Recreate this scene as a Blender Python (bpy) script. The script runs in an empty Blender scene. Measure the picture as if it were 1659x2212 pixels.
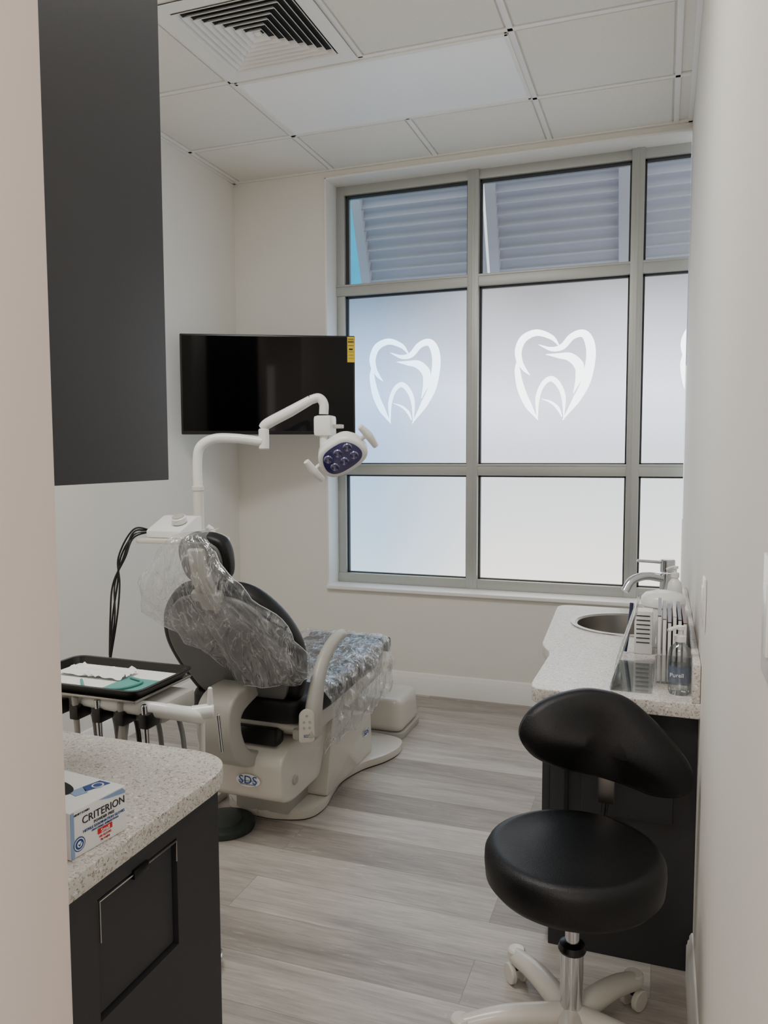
import bpy, bmesh, math, random
from mathutils import Vector, Matrix
from mathutils import noise as mn
random.seed(3)
SC=bpy.context.scene
COL=SC.collection
# ------------------------------------------------------------------ colours / materials
def lin(v):
    v/=255.0
    return v/12.92 if v<=.04045 else ((v+.055)/1.055)**2.4
def C(r,g,b): return (lin(r),lin(g),lin(b),1.0)
def newmat(name):
    m=bpy.data.materials.new(name); m.use_nodes=True
    nt=m.node_tree; p=nt.nodes['Principled BSDF']; return m,nt,p
def M(name,col,rough=.5,metal=0.0,bump=0.0,bscale=60,var=.04,vscale=6,coat=0,spec=.5,emis=None,estr=0,alpha=1):
    m,nt,p=newmat(name)
    tc=nt.nodes.new('ShaderNodeTexCoord')
    n=nt.nodes.new('ShaderNodeTexNoise'); n.inputs['Scale'].default_value=vscale; n.inputs['Detail'].default_value=4
    nt.links.new(tc.outputs['Object'],n.inputs['Vector'])
    mx=nt.nodes.new('ShaderNodeMix'); mx.data_type='RGBA'
    a=tuple(max(0,c*(1-var)) for c in col[:3])+(1,); b=tuple(min(1,c*(1+var)) for c in col[:3])+(1,)
    mx.inputs[6].default_value=a; mx.inputs[7].default_value=b
    nt.links.new(n.outputs['Fac'],mx.inputs[0]); nt.links.new(mx.outputs[2],p.inputs['Base Color'])
    p.inputs['Roughness'].default_value=rough; p.inputs['Metallic'].default_value=metal
    p.inputs['Coat Weight'].default_value=coat; p.inputs['Specular IOR Level'].default_value=spec
    p.inputs['Alpha'].default_value=alpha
    if bump:
        n2=nt.nodes.new('ShaderNodeTexNoise'); n2.inputs['Scale'].default_value=bscale; n2.inputs['Detail'].default_value=3
        nt.links.new(tc.outputs['Object'],n2.inputs['Vector'])
        bp=nt.nodes.new('ShaderNodeBump'); bp.inputs['Strength'].default_value=bump; bp.inputs['Distance'].default_value=.004
        nt.links.new(n2.outputs['Fac'],bp.inputs['Height']); nt.links.new(bp.outputs[0],p.inputs['Normal'])
    if emis:
        p.inputs['Emission Color'].default_value=emis; p.inputs['Emission Strength'].default_value=estr
    return m
wall_m=M('wall_paint',C(235,232,224),.7,bump=.05,bscale=180,var=.008)
jamb_m=M('jamb_paint',C(226,211,202),.7,bump=.04,bscale=150,var=.008)
trim_m=M('trim_paint',C(243,242,238),.35,var=.01)
tile_m=M('ceiling_tile',C(237,233,224),.9,bump=.35,bscale=260,var=.05,vscale=90)
grid_m=M('tee_grid',C(243,241,235),.4,var=.01)
lens_m=M('light_lens',C(242,243,243),.3,bump=.25,bscale=400,var=.01,emis=C(255,255,255),estr=.06)
vent_m=M('vent_white',C(242,241,237),.4,var=.01)
dark_m=M('void_dark',C(26,27,28),.8)
alu_m=M('frame_aluminium',C(180,183,178),.38,metal=.35,var=.03)
gasket_m=M('gasket',C(50,52,52),.6)
cab_m=M('charcoal_laminate',C(56,56,58),.5,bump=.1,bscale=500,var=.05,vscale=60,spec=.35)
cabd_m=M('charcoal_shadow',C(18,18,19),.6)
blk_m=M('black_vinyl',C(12,12,13),.45,bump=.15,bscale=300,var=.1,spec=.35)
blkp_m=M('black_plastic',C(14,14,15),.3)
tvs_m=M('tv_screen',C(2,2,3),.05,spec=.22)
cream_m=M('cream_enamel',C(212,208,198),.3,coat=.3,var=.02)
greyp_m=M('grey_plastic',C(176,174,166),.4,var=.03)
shell_m=M('grey_shell',C(104,105,104),.42,bump=.08,bscale=400,var=.03)
wplas_m=M('white_plastic',C(234,234,229),.3,coat=.2,var=.01)
chrome_m=M('chrome',C(215,217,220),.12,metal=1,var=.02)
steel_m=M('brushed_steel',C(175,172,166),.3,metal=1,var=.05)
teal_m=M('teal_bib',C(92,160,150),.6)
green_m=M('dark_green_rubber',C(44,54,50),.55,var=.1)
paper_m=M('white_paper',C(240,240,238),.6,var=.01)
blue_m=M('blue_ink',C(28,70,140),.5); red_m=M('red_ink',C(205,30,36),.5); ink_m=M('black_ink',C(30,30,34),.5)
yel_m=M('yellow_label',C(238,205,40),.5); lblue_m=M('light_blue_ink',C(140,165,205),.5)
led_m=M('violet_lens',C(60,55,105),.12,spec=.7,coat=.6,var=.4,vscale=40)
refl_m=M('led_reflector',C(140,138,175),.15,metal=.8)
teal_wall=M('teal_stucco',C(40,165,200),.8,var=.3,vscale=3,emis=C(40,165,200),estr=.35)  # emission brightens the stucco in place of daylight falling on it
louver_m=M('louver_paint',C(196,197,206),.55,var=.03)
ground_m=M('concrete',C(190,188,180),.9)
hose_m=M('hose_grey',C(120,120,116),.5)
toe_m=M('toe_cap_grey',C(70,74,80),.5)
edge_m=M('film_fold_edge',C(240,243,245),.25,alpha=.5)

def m_clear(name,tint=(1,1,1,1),gl=.12,rough=.03):
    m=bpy.data.materials.new(name); m.use_nodes=True; nt=m.node_tree; nt.nodes.clear()
    o=nt.nodes.new('ShaderNodeOutputMaterial'); t=nt.nodes.new('ShaderNodeBsdfTransparent'); g=nt.nodes.new('ShaderNodeBsdfGlossy')
    x=nt.nodes.new('ShaderNodeMixShader'); fr=nt.nodes.new('ShaderNodeLayerWeight'); fr.inputs['Blend'].default_value=.3
    ma=nt.nodes.new('ShaderNodeMath'); ma.operation='MULTIPLY_ADD'; ma.inputs[1].default_value=.5; ma.inputs[2].default_value=gl
    nt.links.new(fr.outputs['Fresnel'],ma.inputs[0]); nt.links.new(ma.outputs[0],x.inputs[0])
    t.inputs[0].default_value=tint; g.inputs['Roughness'].default_value=rough
    nt.links.new(t.outputs[0],x.inputs[1]); nt.links.new(g.outputs[0],x.inputs[2]); nt.links.new(x.outputs[0],o.inputs[0])
    return m
glass_m=m_clear('clear_glass',(.93,.95,.96,1),.0)
acryl_m=m_clear('clear_acrylic',(.90,.92,.92,1),.10)
gel_m=m_clear('clear_bottle',(.86,.89,.90,1),.15)

def m_film():
    m=bpy.data.materials.new('thin_plastic_film'); m.use_nodes=True; nt=m.node_tree; nt.nodes.clear()
    N=nt.nodes.new; L=nt.links.new
    o=N('ShaderNodeOutputMaterial'); t=N('ShaderNodeBsdfTransparent'); g=N('ShaderNodeBsdfGlossy'); d=N('ShaderNodeBsdfTranslucent'); d2=N('ShaderNodeBsdfDiffuse')
    g.inputs['Roughness'].default_value=.14; d.inputs[0].default_value=C(242,245,247); d2.inputs[0].default_value=C(242,245,247)
    tc=N('ShaderNodeTexCoord')
    def noise(scale,rot,s,det,dist):
        mp=N('ShaderNodeMapping'); mp.inputs['Scale'].default_value=scale; mp.inputs['Rotation'].default_value=rot
        w=N('ShaderNodeTexNoise'); w.inputs['Scale'].default_value=s; w.inputs['Detail'].default_value=det; w.inputs['Distortion'].default_value=dist
        L(tc.outputs['Object'],mp.inputs[0]); L(mp.outputs[0],w.inputs[0]); return w
    def ridge(w,hw,c=.5):
        r=N('ShaderNodeValToRGB'); e=r.color_ramp.elements
        e[0].position=c-hw; e[0].color=(0,0,0,1); e[1].position=c; e[1].color=(1,1,1,1); e.new(c+hw).color=(0,0,0,1)
        L(w.outputs['Fac'],r.inputs[0]); return r
    w1=noise((16,10,3.2),(0,.75,0),1.5,3,.5); w2=noise((22,14,4),(0,-.3,0),1.6,3,.8); w3=noise((4,4,4),(0,0,0),2,2,0)
    r1=ridge(w1,.022); r2=ridge(w2,.014)
    cl=N('ShaderNodeMapRange'); cl.inputs[1].default_value=.42; cl.inputs[2].default_value=.66; L(w3.outputs['Fac'],cl.inputs[0])
    bp=N('ShaderNodeBump'); bp.inputs['Strength'].default_value=1; bp.inputs['Distance'].default_value=.03
    L(w1.outputs['Fac'],bp.inputs['Height']); L(bp.outputs[0],g.inputs['Normal'])
    dd=N('ShaderNodeMixShader'); dd.inputs[0].default_value=.5; L(d.outputs[0],dd.inputs[1]); L(d2.outputs[0],dd.inputs[2])
    gd=N('ShaderNodeMixShader'); gd.inputs[0].default_value=.55; L(dd.outputs[0],gd.inputs[1]); L(g.outputs[0],gd.inputs[2])
    a1=N('ShaderNodeMath'); a1.operation='MULTIPLY_ADD'; a1.inputs[1].default_value=.42; a1.inputs[2].default_value=.15; L(r1.outputs[0],a1.inputs[0])
    a2=N('ShaderNodeMath'); a2.operation='MULTIPLY_ADD'; a2.inputs[1].default_value=.3; L(r2.outputs[0],a2.inputs[0]); L(a1.outputs[0],a2.inputs[2])
    a3=N('ShaderNodeMath'); a3.operation='MULTIPLY_ADD'; a3.inputs[1].default_value=.2; L(cl.outputs[0],a3.inputs[0]); L(a2.outputs[0],a3.inputs[2])
    # grazing folds catch more light
    lw=N('ShaderNodeLayerWeight'); lw.inputs['Blend'].default_value=.35
    a4=N('ShaderNodeMath'); a4.operation='MULTIPLY_ADD'; a4.inputs[1].default_value=.35; a4.use_clamp=True; L(lw.outputs['Facing'],a4.inputs[0]); L(a3.outputs[0],a4.inputs[2])
    x=N('ShaderNodeMixShader'); L(a4.outputs[0],x.inputs[0]); L(t.outputs[0],x.inputs[1]); L(gd.outputs[0],x.inputs[2]); L(x.outputs[0],o.inputs[0])
    return m
film_m=m_film()

def m_floor():
    m,nt,p=newmat('vinyl_planks'); N=nt.nodes.new; L=nt.links.new
    tc=N('ShaderNodeTexCoord')
    b=N('ShaderNodeTexBrick'); b.offset=.37; b.inputs['Scale'].default_value=1
    b.inputs['Color1'].default_value=(.0,.0,.0,1); b.inputs['Color2'].default_value=(1,1,1,1); b.inputs['Mortar'].default_value=(.3,.3,.3,1)
    b.inputs['Mortar Size'].default_value=.001; b.inputs['Brick Width'].default_value=1.22; b.inputs['Row Height'].default_value=.18
    L(tc.outputs['Object'],b.inputs['Vector'])
    r=N('ShaderNodeValToRGB'); e=r.color_ramp.elements; e[0].color=C(146,138,130); e[1].color=C(186,180,172); e.new(.5).color=C(170,163,155)
    L(b.outputs['Color'],r.inputs[0])
    off=N('ShaderNodeVectorMath'); off.operation='MULTIPLY_ADD'; L(b.outputs['Color'],off.inputs[0]); off.inputs[1].default_value=(3,7,5); L(tc.outputs['Object'],off.inputs[2])
    def streak(sx,sy,det,dis,lo,hi):
        mp=N('ShaderNodeMapping'); mp.inputs['Scale'].default_value=(sx,sy,1); L(off.outputs[0],mp.inputs[0])
        n=N('ShaderNodeTexNoise'); n.inputs['Scale'].default_value=1; n.inputs['Detail'].default_value=det; n.inputs['Distortion'].default_value=dis; n.inputs['Roughness'].default_value=.6
        L(mp.outputs[0],n.inputs[0]); mr=N('ShaderNodeMapRange'); mr.inputs[1].default_value=lo; mr.inputs[2].default_value=hi; L(n.outputs['Fac'],mr.inputs[0]); return mr
    s1=streak(1.3,10,5,.8,.22,.78); s2=streak(9,120,3,.3,.2,.8); s3=streak(5,34,5,2.5,.64,.70)
    def mix(mode,fac,A,Bc):
        x=N('ShaderNodeMix'); x.data_type='RGBA'; x.blend_type=mode
        if isinstance(fac,float): x.inputs[0].default_value=fac
        else: L(fac,x.inputs[0])
        L(A,x.inputs[6]); 
        if isinstance(Bc,tuple): x.inputs[7].default_value=Bc
        else: L(Bc,x.inputs[7])
        return x.outputs[2]
    c=mix('OVERLAY',.38,r.outputs[0],s1.outputs[0]); c=mix('OVERLAY',.24,c,s2.outputs[0])
    k=N('ShaderNodeMath'); k.operation='MULTIPLY'; k.inputs[1].default_value=.45; L(s3.outputs[0],k.inputs[0])
    c=mix('MIX',k.outputs[0],c,C(216,212,205))
    k2=N('ShaderNodeMath'); k2.operation='MULTIPLY'; k2.inputs[1].default_value=.5; L(b.outputs['Fac'],k2.inputs[0])
    c=mix('MIX',k2.outputs[0],c,C(104,98,92))
    L(c,p.inputs['Base Color']); p.inputs['Roughness'].default_value=.4
    bp=N('ShaderNodeBump'); bp.inputs['Strength'].default_value=.2; bp.inputs['Distance'].default_value=.001; L(s2.outputs[0],bp.inputs['Height']); L(bp.outputs[0],p.inputs['Normal'])
    return m
floor_m=m_floor()
def m_lam():
    m,nt,p=newmat('speckled_laminate'); N=nt.nodes.new; L=nt.links.new
    tc=N('ShaderNodeTexCoord'); base=C(212,208,200)
    cur=None
    for sc,lo,hi,col in ((130,.60,.65,C(184,174,160)),(210,.62,.67,C(150,139,127)),(110,.64,.68,C(234,232,227)),(300,.67,.71,C(112,105,98))):
        n=N('ShaderNodeTexNoise'); n.inputs['Scale'].default_value=sc; n.inputs['Detail'].default_value=1; n.inputs['Distortion'].default_value=.4
        L(tc.outputs['Object'],n.inputs[0]); mr=N('ShaderNodeMapRange'); mr.inputs[1].default_value=lo; mr.inputs[2].default_value=hi; L(n.outputs['Fac'],mr.inputs[0])
        x=N('ShaderNodeMix'); x.data_type='RGBA'; L(mr.outputs[0],x.inputs[0]); x.inputs[7].default_value=col
        if cur is None: x.inputs[6].default_value=base
        else: L(cur,x.inputs[6])
        cur=x.outputs[2]
    L(cur,p.inputs['Base Color']); p.inputs['Roughness'].default_value=.3
    return m
lam_m=m_lam()
def m_frost(name,stops,tintx,strength):  # emissive pane: blurred outdoor light painted as a height ramp
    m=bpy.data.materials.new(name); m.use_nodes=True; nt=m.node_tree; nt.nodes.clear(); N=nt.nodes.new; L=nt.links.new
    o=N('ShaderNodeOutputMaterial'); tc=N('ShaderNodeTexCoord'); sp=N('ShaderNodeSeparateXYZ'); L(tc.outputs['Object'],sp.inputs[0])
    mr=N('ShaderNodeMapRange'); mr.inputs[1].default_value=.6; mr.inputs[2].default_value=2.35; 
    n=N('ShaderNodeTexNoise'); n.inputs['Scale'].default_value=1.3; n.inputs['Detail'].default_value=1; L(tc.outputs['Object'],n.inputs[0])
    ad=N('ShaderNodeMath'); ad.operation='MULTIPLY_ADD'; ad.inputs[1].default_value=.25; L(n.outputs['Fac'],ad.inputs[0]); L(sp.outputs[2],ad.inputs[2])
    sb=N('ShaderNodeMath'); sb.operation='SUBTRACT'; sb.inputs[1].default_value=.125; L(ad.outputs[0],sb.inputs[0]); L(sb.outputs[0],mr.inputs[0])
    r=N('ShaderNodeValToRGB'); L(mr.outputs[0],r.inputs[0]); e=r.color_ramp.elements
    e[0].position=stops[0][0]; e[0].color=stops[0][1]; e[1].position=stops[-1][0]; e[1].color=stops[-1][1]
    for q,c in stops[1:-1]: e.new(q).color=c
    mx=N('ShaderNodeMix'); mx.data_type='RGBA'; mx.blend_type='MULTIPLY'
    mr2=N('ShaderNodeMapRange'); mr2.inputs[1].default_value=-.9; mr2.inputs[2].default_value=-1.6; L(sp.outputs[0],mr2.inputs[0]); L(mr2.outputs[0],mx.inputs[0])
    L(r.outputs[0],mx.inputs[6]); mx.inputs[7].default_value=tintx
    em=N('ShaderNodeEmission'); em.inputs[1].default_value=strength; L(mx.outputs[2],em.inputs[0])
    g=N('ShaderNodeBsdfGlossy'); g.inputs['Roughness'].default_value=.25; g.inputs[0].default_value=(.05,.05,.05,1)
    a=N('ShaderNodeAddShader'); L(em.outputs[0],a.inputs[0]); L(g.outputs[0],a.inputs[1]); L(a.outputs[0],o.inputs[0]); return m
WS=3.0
frost_m=m_frost('frosted_film_glow',[(0,C(222,217,207)),(.22,C(196,198,198)),(.38,C(184,189,191)),(.46,C(186,190,200)),(.64,C(212,215,228)),(.80,C(172,175,185)),(.90,C(142,144,150)),(.98,C(112,113,117))],C(186,218,248),WS)  # glow stands in for daylight; top painted darker as shutter shade
tooth_m=m_frost('emblem_glow',[(0,C(250,252,255)),(1,C(245,250,255))],C(180,220,245),WS*1.7)  # brighter glow painted in place of daylight through the cut-out

# ------------------------------------------------------------------ mesh builder
def cr(pts,n,closed=False):
    pts=[Vector(p) for p in pts]; out=[]; L=len(pts)
    rng=range(L if closed else L-1)
    for i in rng:
        if closed: p0,p1,p2,p3=pts[(i-1)%L],pts[i],pts[(i+1)%L],pts[(i+2)%L]
        else:
            p1,p2=pts[i],pts[i+1]; p0=pts[i-1] if i>0 else p1*2-p2; p3=pts[i+2] if i+2<L else p2*2-p1
        for k in range(n):
            t=k/n; out.append(.5*((2*p1)+(p2-p0)*t+(2*p0-5*p1+4*p2-p3)*t*t+(3*p1-p0-3*p2+p3)*t**3))
    if not closed: out.append(pts[-1])
    return out
def rounded(poly,r,n=6):
    out=[]; L=len(poly)
    for i in range(L):
        p=Vector(poly[i]); a=Vector(poly[i-1])-p; b=Vector(poly[(i+1)%L])-p
        rr=r[i] if isinstance(r,(list,tuple)) else r
        if rr<=0: out.append(tuple(p)); continue
        q=min(rr,a.length*.49,b.length*.49); s=p+a.normalized()*q; e=p+b.normalized()*q
        for k in range(n+1):
            t=k/n; v=s*(1-t)**2+p*2*t*(1-t)+e*t*t; out.append(tuple(v))
    return out
def frame(o,z,x=None):
    z=Vector(z).normalized(); x=Vector(x) if x else (Vector((1,0,0)) if abs(z.x)<.9 else Vector((0,1,0)))
    x=(x-z*x.dot(z)).normalized(); y=z.cross(x)
    m=Matrix((x,y,z)).transposed().to_4x4(); m.translation=Vector(o); return m
class B:
    def __init__(s): s.bm=bmesh.new(); s.mats=[]
    def add(s,t,mat,mx=None,bevel=0,seg=2,ang=35):
        if bevel:
            es=[e for e in t.edges if len(e.link_faces)==2 and e.calc_face_angle(0)>math.radians(ang)]
            if es: bmesh.ops.bevel(t,geom=es,offset=bevel,segments=seg,affect='EDGES',profile=.6,clamp_overlap=True)
        if mx is not None: t.transform(mx)
        if mat not in s.mats: s.mats.append(mat)
        i=s.mats.index(mat)
        for f in t.faces: f.material_index=i
        me=bpy.data.meshes.new('t'); t.to_mesh(me); t.free(); s.bm.from_mesh(me); bpy.data.meshes.remove(me); return s
    def box(s,x0,x1,y0,y1,z0,z1,mat,bevel=0,mx=None,seg=2):
        t=bmesh.new(); bmesh.ops.create_cube(t,size=1)
        for v in t.verts: v.co=Vector(((x0+x1)/2+v.co.x*(x1-x0),(y0+y1)/2+v.co.y*(y1-y0),(z0+z1)/2+v.co.z*(z1-z0)))
        return s.add(t,mat,mx,bevel,seg)
    def prism(s,poly,z0,z1,mat,bevel=0,mx=None,seg=2,ang=35,taper=None):
        t=bmesh.new(); n=len(poly); cx=sum(p[0] for p in poly)/n; cy=sum(p[1] for p in poly)/n; k=taper or 1
        a=[t.verts.new((p[0],p[1],z0)) for p in poly]; b=[t.verts.new((cx+(p[0]-cx)*k,cy+(p[1]-cy)*k,z1)) for p in poly]
        t.faces.new(a[::-1]); t.faces.new(b)
        for i in range(n): t.faces.new((a[i],a[(i+1)%n],b[(i+1)%n],b[i]))
        bmesh.ops.recalc_face_normals(t,faces=t.faces[:])
        return s.add(t,mat,mx,bevel,seg,ang)
    def lathe(s,prof,mat,mx=None,n=40):
        t=bmesh.new(); rings=[]
        for r,z in prof:
            if r<1e-6: rings.append([t.verts.new((0,0,z))])
            else: rings.append([t.verts.new((r*math.cos(2*math.pi*i/n),r*math.sin(2*math.pi*i/n),z)) for i in range(n)])
        for a,b in zip(rings,rings[1:]):
            for i in range(n):
                j=(i+1)%n
                if len(a)==1 and len(b)>1: t.faces.new((a[0],b[i],b[j]))
                elif len(b)==1 and len(a)>1: t.faces.new((a[i],b[0],a[j]))
                elif len(a)>1: t.faces.new((a[i],b[i],b[j],a[j]))
        bmesh.ops.recalc_face_normals(t,faces=t.faces[:])
        return s.add(t,mat,mx)
    def cyl(s,p0,p1,r,mat,r2=None,n=28,bevel=.0):
        p0=Vector(p0);p1=Vector(p1); h=(p1-p0).length; r2=r if r2 is None else r2
        e=min(.15*h,.004) if not bevel else bevel
        e=min(e,r*.5,r2*.5)
        return s.lathe([(0,0),(r-e,0),(r,e),(r2,h-e),(r2-e,h),(0,h)],mat,frame(p0,p1-p0),n)
    def tube(s,pts,r,mat,n=12,sm=8,rad=None,flat=1.0):
        P=cr(pts,sm) if sm>1 else [Vector(p) for p in pts]
        if rad: R=[rad[min(int(i/max(1,sm)),len(rad)-1)]*(1-(i/sm%1))+rad[min(int(i/max(1,sm))+1,len(rad)-1)]*(i/sm%1) for i in range(len(P))]
        else: R=[r]*len(P)
        t=bmesh.new(); T=(P[1]-P[0]).normalized(); nx=T.orthogonal().normalized(); rings=[]
        if flat!=1.0:
            nx=(Vector((0,0,1))-T*T.z); nx=nx.normalized() if nx.length>.1 else T.orthogonal().normalized()
        for i,p in enumerate(P):
            T2=(P[min(i+1,len(P)-1)]-P[max(i-1,0)])
            if T2.length>1e-9: T=T2.normalized()
            nx=(nx-T*nx.dot(T)).normalized(); ny=T.cross(nx)
            rings.append([t.verts.new(p+nx*math.cos(a)*R[i]+ny*math.sin(a)*R[i]*flat) for a in [2*math.pi*k/n for k in range(n)]])
        for a,b in zip(rings,rings[1:]):
            for i in range(n): t.faces.new((a[i],a[(i+1)%n],b[(i+1)%n],b[i]))
        t.faces.new(rings[0][::-1]); t.faces.new(rings[-1]); bmesh.ops.recalc_face_normals(t,faces=t.faces[:])
        return s.add(t,mat)
    def ell(s,c,rx,ry,rz,mat,mx=None,n=32,cut=None):
        t=bmesh.new(); bmesh.ops.create_uvsphere(t,u_segments=n,v_segments=n//2,radius=1)
        for v in t.verts: v.co=Vector((v.co.x*rx,v.co.y*ry,v.co.z*rz))+Vector(c)
        return s.add(t,mat,mx)
    def strip(s,pts,wid,mat,mx,th=.0,clip=None):
        P=cr([(p[0],p[1],0) for p in pts],8); n=len(P)
        t=bmesh.new(); rows=[]
        for i,p in enumerate(P):
            u=i/(n-1)*(len(wid)-1); k=min(int(u),len(wid)-2); w=wid[k]+(wid[k+1]-wid[k])*(u-k)
            T=(P[min(i+1,n-1)]-P[max(i-1,0)]).normalized(); nn=Vector((-T.y,T.x,0)); rows.append((t.verts.new(p+nn*w/2),t.verts.new(p-nn*w/2)))
        for a,b in zip(rows,rows[1:]): t.faces.new((a[0],a[1],b[1],b[0]))
        if clip is not None:
            t.transform(mx); g=t.verts[:]+t.edges[:]+t.faces[:]
            bmesh.ops.bisect_plane(t,geom=g,plane_co=(clip,0,0),plane_no=(1,0,0),clear_outer=True); return s.add(t,mat)
        return s.add(t,mat,mx)
    def grid(s,rows,mat,mx=None):
        t=bmesh.new(); V=[[t.verts.new(p) for p in r] for r in rows]
        for a,b in zip(V,V[1:]):
            for i in range(len(a)-1): t.faces.new((a[i],a[i+1],b[i+1],b[i]))
        return s.add(t,mat,mx)
    def text(s,txt,size,mat,mx,ext=.0004,align='CENTER',sx=1.0):
        cu=bpy.data.curves.new('txt','FONT'); cu.body=txt; cu.size=size; cu.align_x=align; cu.align_y='CENTER'; cu.extrude=ext; cu.resolution_u=3
        ob=bpy.data.objects.new('txt',cu); COL.objects.link(ob); dg=bpy.context.evaluated_depsgraph_get(); me=bpy.data.meshes.new_from_object(ob.evaluated_get(dg))
        t=bmesh.new(); t.from_mesh(me); bpy.data.objects.remove(ob); bpy.data.meshes.remove(me); bpy.data.curves.remove(cu)
        if sx!=1: t.transform(Matrix.Diagonal((sx,1,1,1)))
        return s.add(t,mat,mx)
    def obj(s,name,parent=None,label=None,category=None,group=None,kind=None,smooth=40):
        me=bpy.data.meshes.new(name); s.bm.to_mesh(me); s.bm.free()
        for m in s.mats: me.materials.append(m)
        for p in me.polygons: p.use_smooth=True
        me.set_sharp_from_angle(angle=math.radians(smooth))
        o=bpy.data.objects.new(name,me); COL.objects.link(o); meta(o,label,category,group,kind)
        if parent: par(o,parent)
        return o
def meta(o,label=None,category=None,group=None,kind=None):
    if label:o['label']=label
    if category:o['category']=category
    if group:o['group']=group
    if kind:o['kind']=kind
ORI={}
def par(o,p):
    o.parent=p; o.matrix_parent_inverse=Matrix.Translation(-ORI.get(p.name,Vector((0,0,0))))
def thing(name,loc,label=None,category=None,group=None,kind=None):
    e=bpy.data.objects.new(name,None); e.empty_display_size=.05; e.location=loc; COL.objects.link(e); ORI[e.name]=Vector(loc); meta(e,label,category,group,kind); return e
def S(b,name): return b.obj(name,kind='structure')

# ------------------------------------------------------------------ room shell
XL,XR,D,H=-2.4515,.102,4.188,2.996
WL,WB,WT=-1.857,.596,2.953
S(B().box(XL-.15,1.2,-1.8,D+.2,-.06,0,floor_m),'floor')
b=B(); b.box(XL-.15,WL,D,D+.2,0,H,wall_m); b.box(WL,XR+.1,D,D+.2,0,WB,wall_m); b.box(WL,XR+.1,D,D+.2,WT,H,wall_m); S(b,'wall_back')
S(B().box(XL-.15,XL,-1.8,D,0,H,wall_m),'wall_left')
S(B().box(XR,XR+.12,.1,D,0,H,wall_m),'wall_right')
S(B().box(-1.4,-.507,.43,.55,0,H,jamb_m,.004),'wall_jamb')
S(B().box(-1.52,-1.402,.43,1.30,0,H,wall_m),'wall_partition')
S(B().box(XL-.15,1.2,-1.92,-1.8,0,H,jamb_m),'wall_hall')
S(B().box(XL-.15,1.2,-1.8,D+.2,H,H+.06,tile_m),'ceiling')
b=B(); b.box(WL-.001,WL+.012,D-.012,D+.15,WB,WT,trim_m,.003); b.box(WL,XR,D-.012,D+.15,WT-.012,WT+.001,trim_m,.003); b.box(WL,XR,D-.03,D+.15,WB-.012,WB+.008,trim_m,.004); S(b,'trim_window')
gx=[-2.414,-1.804,-1.194,-.584,.026]; gy=[3.676-.61*k for k in range(0,9)]
b=B(); t=.012; zb=H-.010
for x in gx:
    if abs(x+1.194)<.01: b.box(x-t,x+t,3.676,D,zb,H,grid_m,.002); b.box(x-t,x+t,-1.2,3.066,zb,H,grid_m,.002)
    else: b.box(x-t,x+t,-1.2,D,zb,H,grid_m,.002)
for y in gy: b.box(XL,XR,y-t,y+t,zb,H,grid_m,.002)
b.box(XL,XL+.022,-1.2,D,zb-.002,H,grid_m,.002); b.box(XR-.022,XR,.1,D,zb-.002,H,grid_m,.002); b.box(XL,XR,D-.022,D,zb-.002,H,grid_m,.002)
S(b,'trim_ceiling_grid')
b=B()
xs=[XL]+gx+[XR]; ys=[D]+gy
for i in range(len(xs)-1):
    for j in range(len(ys)-1):
        x0,x1,y1,y0=xs[i]+.02,xs[i+1]-.02,ys[j]-.02,ys[j+1]+.02
        if x1-x0<.1: continue
        if j==1 and i in(2,3): continue
        if j==2 and i==2: continue
        if j==4 and i in(2,3): continue
        b.box(x0,x1,y0,y1,H-.008,H,tile_m,.003)
S(b,'trim_ceiling_tiles')
def bb(name,mx,L):
    prof=[(0,0),(.016,0),(.016,.085),(.013,.092),(.013,.098),(.009,.104),(.009,.112),(.004,.122),(0,.122)]
    S(B().prism(prof,0,L,trim_m,mx=mx),name)
bb('baseboard_back',Matrix(((0,0,1,XL),(-1,0,0,D),(0,1,0,0),(0,0,0,1))),XR-XL)
bb('baseboard_left',Matrix(((1,0,0,XL),(0,0,1,.6),(0,1,0,0),(0,0,0,1))),D-.6)
bb('baseboard_right',Matrix(((-1,0,0,XR),(0,0,1,.1),(0,1,0,0),(0,0,0,1))),2.0)

# ------------------------------------------------------------------ window
FY=4.325
win=thing('window_1',(-.9,FY,WB),kind='structure')
x0,x1,z0,z1=WL+.012,XR,WB+.008,WT-.012
mx1,mx2=-1.018,-.150; zt,zl=2.341,1.286
b=B(); w=.032
b.box(x0,x0+.05,FY-.002,FY+.1,z0,z1,alu_m,.003); 
for x in (mx1,mx2): b.box(x-w,x+w,FY-.015,FY+.1,z0,z1,alu_m,.003); b.box(x-.008,x+.008,FY-.017,FY-.01,z0,z1,alu_m,.001)
for z in (zt,zl): b.box(x0,x1,FY-.01,FY+.1,z-w,z+w,alu_m,.003); b.box(x0,x1,FY-.014,FY,z+w-.012,z+w,alu_m,.002)
b.box(x0,x1,FY+.001,FY+.1,z1-.05,z1+.003,alu_m,.003); b.box(x0,x1,FY-.01,FY+.1,z0,z0+.055,alu_m,.003)
b.obj('frame',win)
panes=[(x0+.05,mx1-w),(mx1+w,mx2-w),(mx2+w,x1)]
rows=[(z0+.055,zl-w),(zl+w,zt-w),(zt+w,z1-.05)]
g=B(); gk=B(); fr=B()
for i,(a,c) in enumerate(panes):
    for j,(lo,hi) in enumerate(rows):
        k=.010
        gk.box(a,a+k,FY+.02,FY+.05,lo,hi,gasket_m); gk.box(c-k,c,FY+.02,FY+.05,lo,hi,gasket_m) if c<x1 else None
        gk.box(a,c,FY+.02,FY+.05,hi-k,hi,gasket_m); gk.box(a,c,FY+.02,FY+.05,lo,lo+k*.6,gasket_m)
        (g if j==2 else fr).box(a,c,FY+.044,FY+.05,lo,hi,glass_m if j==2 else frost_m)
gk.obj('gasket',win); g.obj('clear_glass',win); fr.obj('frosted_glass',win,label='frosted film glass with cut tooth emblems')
tl=B()
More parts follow.
